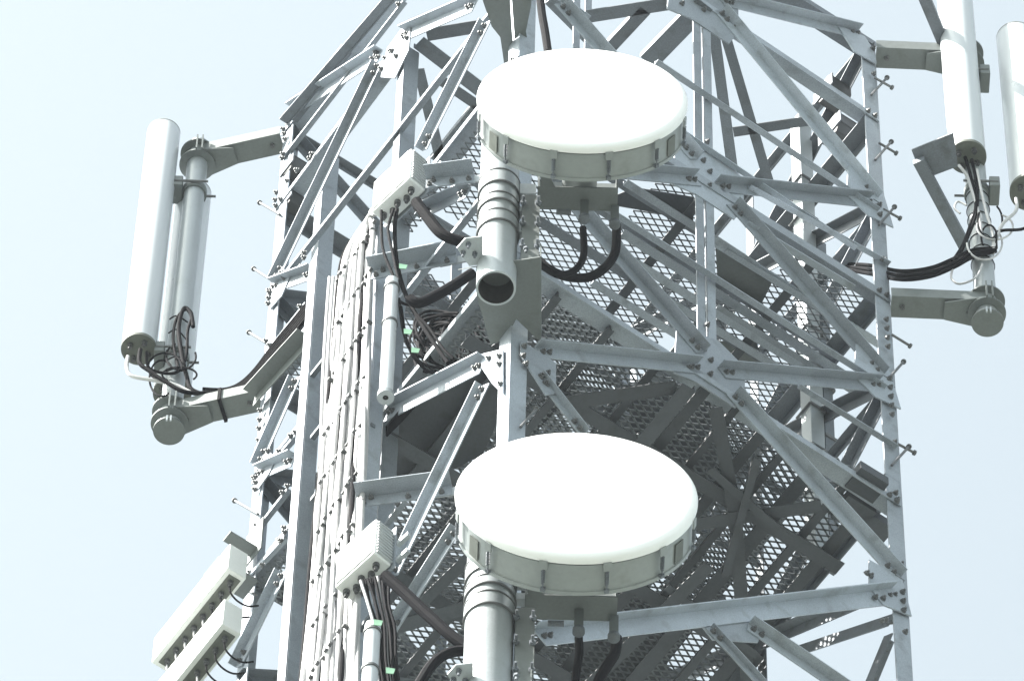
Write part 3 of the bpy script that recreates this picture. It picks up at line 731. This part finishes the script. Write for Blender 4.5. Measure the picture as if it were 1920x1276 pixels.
MB().box(lv(span(LL, PLx, .42), 40.97), (PLx - LL).normalized(), Z.cross((PLx - LL).normalized()), Z, -.01, .01, -.085, .085, -.012, .13).build('strap', CABLE, root)
# lower left platform beam that carries them
mem2 = MB().angle(on('LF', 580, 640, .05), on('LF', 478, 752, .05), nLF, .10, .10, .008, True, 1, .0); part('girt', mem2, MOUNT)
mem3 = MB().angle(on('LF', 742, 0, .03), on('LF', 540, 234, .03), nLF, .02, .07, .008, True, 1, .0); part('girt', mem3, STEEL2)
# cables of the right pole
yr = PRx.y
root = thing('cable_bundle', py_(1700, 515, yr - .2), 'thick dark bundle of cables sagging between the tower and the right pole', 'cable bundle')
for i in range(7):
    oy = -9 + i * 3
    an = i * 1.05; oy = 9 * math.sin(an) * (i > 0); dz_ = .03 * math.cos(an) * (i > 0); yr = PRx.y + dz_ + .004 * i
    pts = [py_(1585, 500 + oy * .6, 22.7), py_(1630, 505 + oy, 22.6), py_(1690, 516 + oy, yr - .1), py_(1745, 510 + oy, yr - .1), py_(1790, 492 + oy, yr - .1), py_(1825, 475 + oy * .8, yr - .1), py_(1868, 468 + oy * .3, yr - .1)]
    MB().tube(smooth_path(pts, 6), .013, 8).build('strand', CABLE, root)
yr = PRx.y
for i, (pth, l, m_, r_) in enumerate(((((1808, 290), (1820, 330), (1830, 380), (1820, 420), (1805, 460), (1785, 490)), 'black lead from the tall right antenna joining the sagging bundle', CABLE, .011),
                          (((1822, 300), (1832, 350), (1830, 400), (1812, 450), (1795, 485)), 'second black lead down the right pole, beside the first', CABLE, .011),
                          (((1798, 310), (1812, 328), (1820, 350), (1835, 400), (1840, 440)), 'pale lead hanging from the tall right antenna end, left of two', CABLEG, .010),
                          (((1832, 318), (1838, 350), (1850, 400), (1862, 440), (1862, 470)), 'pale lead hanging from the tall right antenna end, right of two', CABLEG, .010),
                          (((1905, 372), (1905, 395), (1880, 420), (1868, 450), (1862, 475)), 'pale lead from the antenna at the right edge to the pole', CABLEG, .011),
                          (((1925, 378), (1925, 425), (1880, 432), (1868, 440), (1868, 465)), 'dark lead running in from the right edge to the pole', CABLE, .010),
                          (((1800, 400), (1790, 390), (1796, 378), (1812, 385)), 'small grey loop on the left of the right pole', CABLEG, .007),
                          (((1786, 505), (1784, 522), (1800, 532), (1830, 520), (1842, 495)), 'loop of grey lead just above the right pole foot', CABLEG, .007))):
    cable([py_(x, y, yr - .10) for x, y in pth], r_, l, m_)
tg = thing('cable_tangle', py_(1845, 440, yr - .1), 'tangle of thin dark jumper loops round the right pole under the antennas', 'cable tangle')
random.seed(17)
for i in range(4):
    cx, cy = random.uniform(1822, 1868), random.uniform(395, 470); ra, rb = random.uniform(12, 34), random.uniform(22, 55); ph = random.uniform(0, 6.28)
    pts = [py_(cx + ra * math.cos(t_), cy + rb * math.sin(t_), yr - .10 - .03 * math.sin(t_ + ph)) for t_ in [ph + k * 4.6 / 18 for k in range(19)]]
    MB().tube(pts, .0065, 8).build('loop', CABLE if i % 3 else CABLEG, tg)
tg = thing('cable_tangle', py_(322, 690, yl - .1), 'tangle of thin dark jumper loops at the foot of the left pole', 'cable tangle')
for i in range(4):
    cx, cy = random.uniform(300, 345), random.uniform(660, 712); ra, rb = random.uniform(14, 34), random.uniform(14, 34); ph = random.uniform(0, 6.28)
    pts = [py_(cx + ra * math.cos(t_), cy + rb * math.sin(t_), yl - .10 - .03 * math.sin(t_ + ph)) for t_ in [ph + k * 4.6 / 18 for k in range(19)]]
    MB().tube(pts, .0065, 8).build('loop', CABLE, tg)
wr = thing('cable_wraps', lv(PRx, 42.0), 'thin dark ties wound round the right pole', 'cable ties')
for k in range(7):
    MB().lathe(lv(PRx, 41.55 + k * .14), Vec((.15 * (-1) ** k, .1, 1)), [(.071, 0), (.076, .004), (.071, .008)], 32, False, False).build('tie', CABLE, wr)

# ------------------------------------------------------------------ RADIO UNITS
def radio(x, y, off, label, k=1.0):
    c = on('LF', x, y, off)           # lower front edge of the case, right end
    n = Vec((-.74, -.67, 0)).normalized(); s_ = Vec((-n.y, n.x, 0)); s_ = -s_ if s_.x > 0 else s_   # s_ points left along the front
    root = thing('radio_unit', c, label, 'radio unit', 'off white radio units on the cable rack')
    w, h, d = .33 * k, .37 * k, .13 * k
    MB().box(c, s_, -n, Z, 0, w, 0, d, 0, h).build('case', BOXW, root, bevel=.008)
    MB().box(c, s_, n, Z, .012, w - .012, .0005, .008, .02, h - .02).build('cover', BOXW, root, bevel=.004)
    mb = MB()
    for i in range(11): mb.box(c, -s_, -n, Z, .0005, .014, .012, d - .004, .02 + i * h * .085, .028 + i * h * .085)
    mb.build('heat_sink', FINM, root)
    MB().box(c, s_, -n, Z, -.02, w * .9, d + .004, d + .012, -.03, h + .04).build('back_plate', STEEL, root)
    for zz in (.05, .22):
        MB().box(c, -s_, -n, Z, .015, .11, d + .013, d + .04, zz, zz + .03).build('mounting_lug', ZINC, root)
    MB().box(c, s_, -n, Z, .03, w * .5, .02, d - .02, h, h + .05).build('top_bracket', BOXW, root, bevel=.004)
    for i in range(5):
        p = c + s_ * (.05 + .06 * i) - n * (.06 + .02 * (i % 2)); MB().lathe(p, -Z, [(.02, 0), (.02, .03), (.012, .032), (.012, .06)], 14).build('connector', RUBBER, root)
    return c
r1c = radio(768, 333, .30, 'upper off white radio unit on the rack, left of the upper dish')
r2c = radio(702, 1035, .30, 'lower off white radio unit on the rack, left of the lower dish', .97)
# bundle below the lower radio
root = thing('cable_bundle', py_(715, 1200, 21.5), 'dark bundle of cables hanging below the lower radio unit', 'cable bundle')
random.seed(9)
for i in range(13):
    x = 702 + i * 3.2
    pts = [py_(x_, y_, 21.45 + .02 * (i % 3)) for x_, y_ in ((676 + i * 4.5, 1088 - i), (690 + i * 3.5 + random.uniform(-4, 4), 1130), (x, 1178), (x + 3 + random.uniform(-2, 2), 1240), (x + 16, 1330))]
    MB().tube(smooth_path(pts, 6), .009, 8).build('strand', CABLE if i % 7 else CABLEG, root)
# whip / tube antennas beside rack
def whip(xb, yb, yt, r, label):
    p = on('LF', xb, yb, .33); zt = on('LF', xb + (yb - yt) * .062, yt, .33).z
    root = thing('collinear_antenna', p, label, 'antenna', 'slim tube antennas on the cable rack')
    MB().lathe(p, Z, [(r, 0), (r, zt - p.z)], 32).build('tube', ANT, root)
    MB().lathe(p, Z, [(r * .42, -.0085), (r * 1.22, -.008), (r * 1.22, .03), (r, .032)], 32, False, False).build('end_ring', ZINC, root)
    MB().lathe(p, Z, [(r * .44, -.004), (.001, -.0035)], 20, False, False).build('socket', DARK, root)
    for z_ in (.62 * (zt - p.z), .93 * (zt - p.z)): MB().lathe(p + Z * z_, Z, [(r + .001, 0), (r + .007, 0), (r + .007, .02), (r + .001, .02)], 28, False, False).build('strap', BOLT, root)
whip(723, 744, 526, .040, 'slim white tube antenna hanging beside the cable rack, below the strut')
whip(686, 1400, 1172, .044, 'slim white tube antenna at the bottom edge under the lower radio unit')

# ------------------------------------------------------------------ LONG FILTER BOXES, LOWER LEFT
def longbox(x, y, label, h=.27, d=.13, L=.80, n_=8):
    c = on('LF', x, y, .34)           # top of the near end, outer corner
    root = thing('filter_box', c, label, 'filter box', 'long off white boxes at the lower left')
    MB().box(c, LH, RH, Z, 0, L, 0, d, -h, 0).build('case', BOXW, root, bevel=.006)
    MB().box(c, LH, RH, Z, .03, L - .03, .03, d - .02, -h - .006, -h - .0005).build('connector_strip', CAPD, root)
    for i in range(n_):
        p = c + LH * (.07 + i * (L - .14) / (n_ - 1)) + RH * d * .5 - Z * (h + .006)
        MB().lathe(p, -Z, [(.018, 0), (.018, .03), (.009, .034), (.009, .05)], 12).build('connector', RUBBER, root)
        e = p - Z * .05; pts = [e, e - Z * .06 + RH * .01, e - Z * .10 + RH * .06, e - Z * .09 + RH * .13, e - Z * .02 + RH * .2]
        MB().tube(smooth_path(pts, 4), .006, 8).build('lead', CABLEG if i > 2 else CABLE, root)
longbox(431, 1018, 'long off white box at the lower left, upper of two')
longbox(421, 1121, 'long off white box at the lower left edge of the picture, lower of two')
root = thing('box_bracket', on('LF', 480, 1030, .15), 'steel bracket holding the long off white boxes to the left leg', 'bracket')
p = on('LF', 485, 1000, .02)
MB().box(p, LH, RH, Z, -.05, .03, -.22, -.02, -.25, -.24).build('arm', MOUNT, root)
MB().box(p, LH, RH, Z, -.09, .09, -.03, -.02, -.30, .05).build('plate', MOUNT, root)
MB().box(p - Z * .55, LH, RH, Z, -.08, .08, -.30, -.02, -.10, -.09).build('arm', MOUNT, root)

# ------------------------------------------------------------------ SMALL DARK HOUSINGS ON THE LEGS, INNER POST
def housing(pt_, d1, size, label, m=RUBBER):
    root = thing('junction_box', pt_, label, 'junction box', 'dark housings near the tower legs')
    a, b, c_ = size; d2 = Z.cross(d1)
    P = [pt_ + d1 * x * a + Z * z_ * c_ for x, z_ in ((-.5, -.2), (-.3, -.5), (.3, -.5), (.5, -.2), (.5, .3), (.3, .5), (-.3, .5), (-.5, .3))]
    MB().prism(P, d2, b).build('housing', m, root, bevel=.006)
    MB().box(pt_, d1, d2, Z, -a * .6, a * .6, b, b + .01, -c_ * .3, c_ * .3).build('backing_plate', STEEL2, root)
housing(aty(568, 328, 23.2), LH, (.13, .12, .16), 'dark housing behind the left leg below the top boom, upper of two')
housing(aty(566, 392, 23.2), LH, (.12, .12, .14), 'dark housing behind the left leg below the top boom, lower of two')
housing(aty(1580, 190, 22.7), LH, (.17, .15, .22), 'dark housing inside the right leg, topmost near the bolted plate')
housing(aty(1590, 262, 22.7), LH, (.20, .14, .22), 'dark housing inside the right leg, lower one with a sloping lid')
pz = span(RL, FL, .24) - RH * .12
post = thing('inner_post', lv(pz, H1 + .05), 'square steel post with U bolts standing inside the right leg', 'post')
MB().box(lv(pz, H1 + .05), RH, LH, Z, -.05, .05, -.05, .05, 0, 5.4).build('tube', ZINC, post, bevel=.004)
for k in range(9):
    z = H1 + .75 + k * .48
    mb = MB(); c = lv(pz, z)
    mb.bar(c - RH * .06 - LH * .062, c + RH * .06 - LH * .062, .014, .014); mb.bar(c - RH * .06 - LH * .06, c - RH * .06 + LH * .08, .014, .014); mb.bar(c + RH * .06 - LH * .06, c + RH * .06 + LH * .08, .014, .014)
    mb.build('u_bolt', BOLT, post)
root = thing('waveguide_run', lv(pz + RH * .11, H1 + .05), 'dark ribbed waveguide strip running up beside the square inner post', 'waveguide')
mb = MB().box(lv(pz + RH * .10, H1 + .05), RH, LH, Z, -.02, .05, -.02, .05, 0, 3.9)
mb.build('strip', STEEL2, root)
for k in range(12): MB().box(lv(pz + RH * .12, H1 + .3 + k * .3), RH, LH, Z, -.045, .045, -.03, .0, 0, .03).build('clip', BOLT, root)
# plate of the next pipe mount, cut off by the top edge
root = thing('mounting_pipe', py_(960, -60, YP), 'bottom of another pipe mount with two grey plates, cut off by the top edge', 'pipe mount', 'galvanised pipes carrying the dishes')
for pl in (((898, -20), (908, 10), (922, 50), (938, 70), (945, 118), (965, 118), (960, 60), (955, -20)), ((958, -20), (964, 60), (968, 118), (996, 112), (986, 60), (996, 10), (998, -20))):
    z = aty(955, 20, 20.75).z
    MB().prism([atz(x, y, z) for x, y in pl], Z, .01).build('cradle_plate', MOUNT, root)
MB().lathe(py_(950, -95, YP), Z, [(.112, 0), (.112, 1.2)], 40).build('pipe', ZINC, root)

# ------------------------------------------------------------------ air
hz = MB().box(Vec((0, 0, 0)), X, Y, Z, -620, 620, -620, 620, -1.5, 50).build('haze', GRND, smooth=False)
hm = bpy.data.materials.new('haze air'); hm.use_nodes = True; t = hm.node_tree; t.nodes.clear()
pv = t.nodes.new('ShaderNodeVolumePrincipled'); pv.inputs['Color'].default_value = (.86, .93, 1, 1); pv.inputs['Density'].default_value = .0003; pv.inputs['Anisotropy'].default_value = .1
oo = t.nodes.new('ShaderNodeOutputMaterial'); t.links.new(pv.outputs[0], oo.inputs['Volume'])
hz.data.materials.clear(); hz.data.materials.append(hm); hz['kind'] = 'stuff'
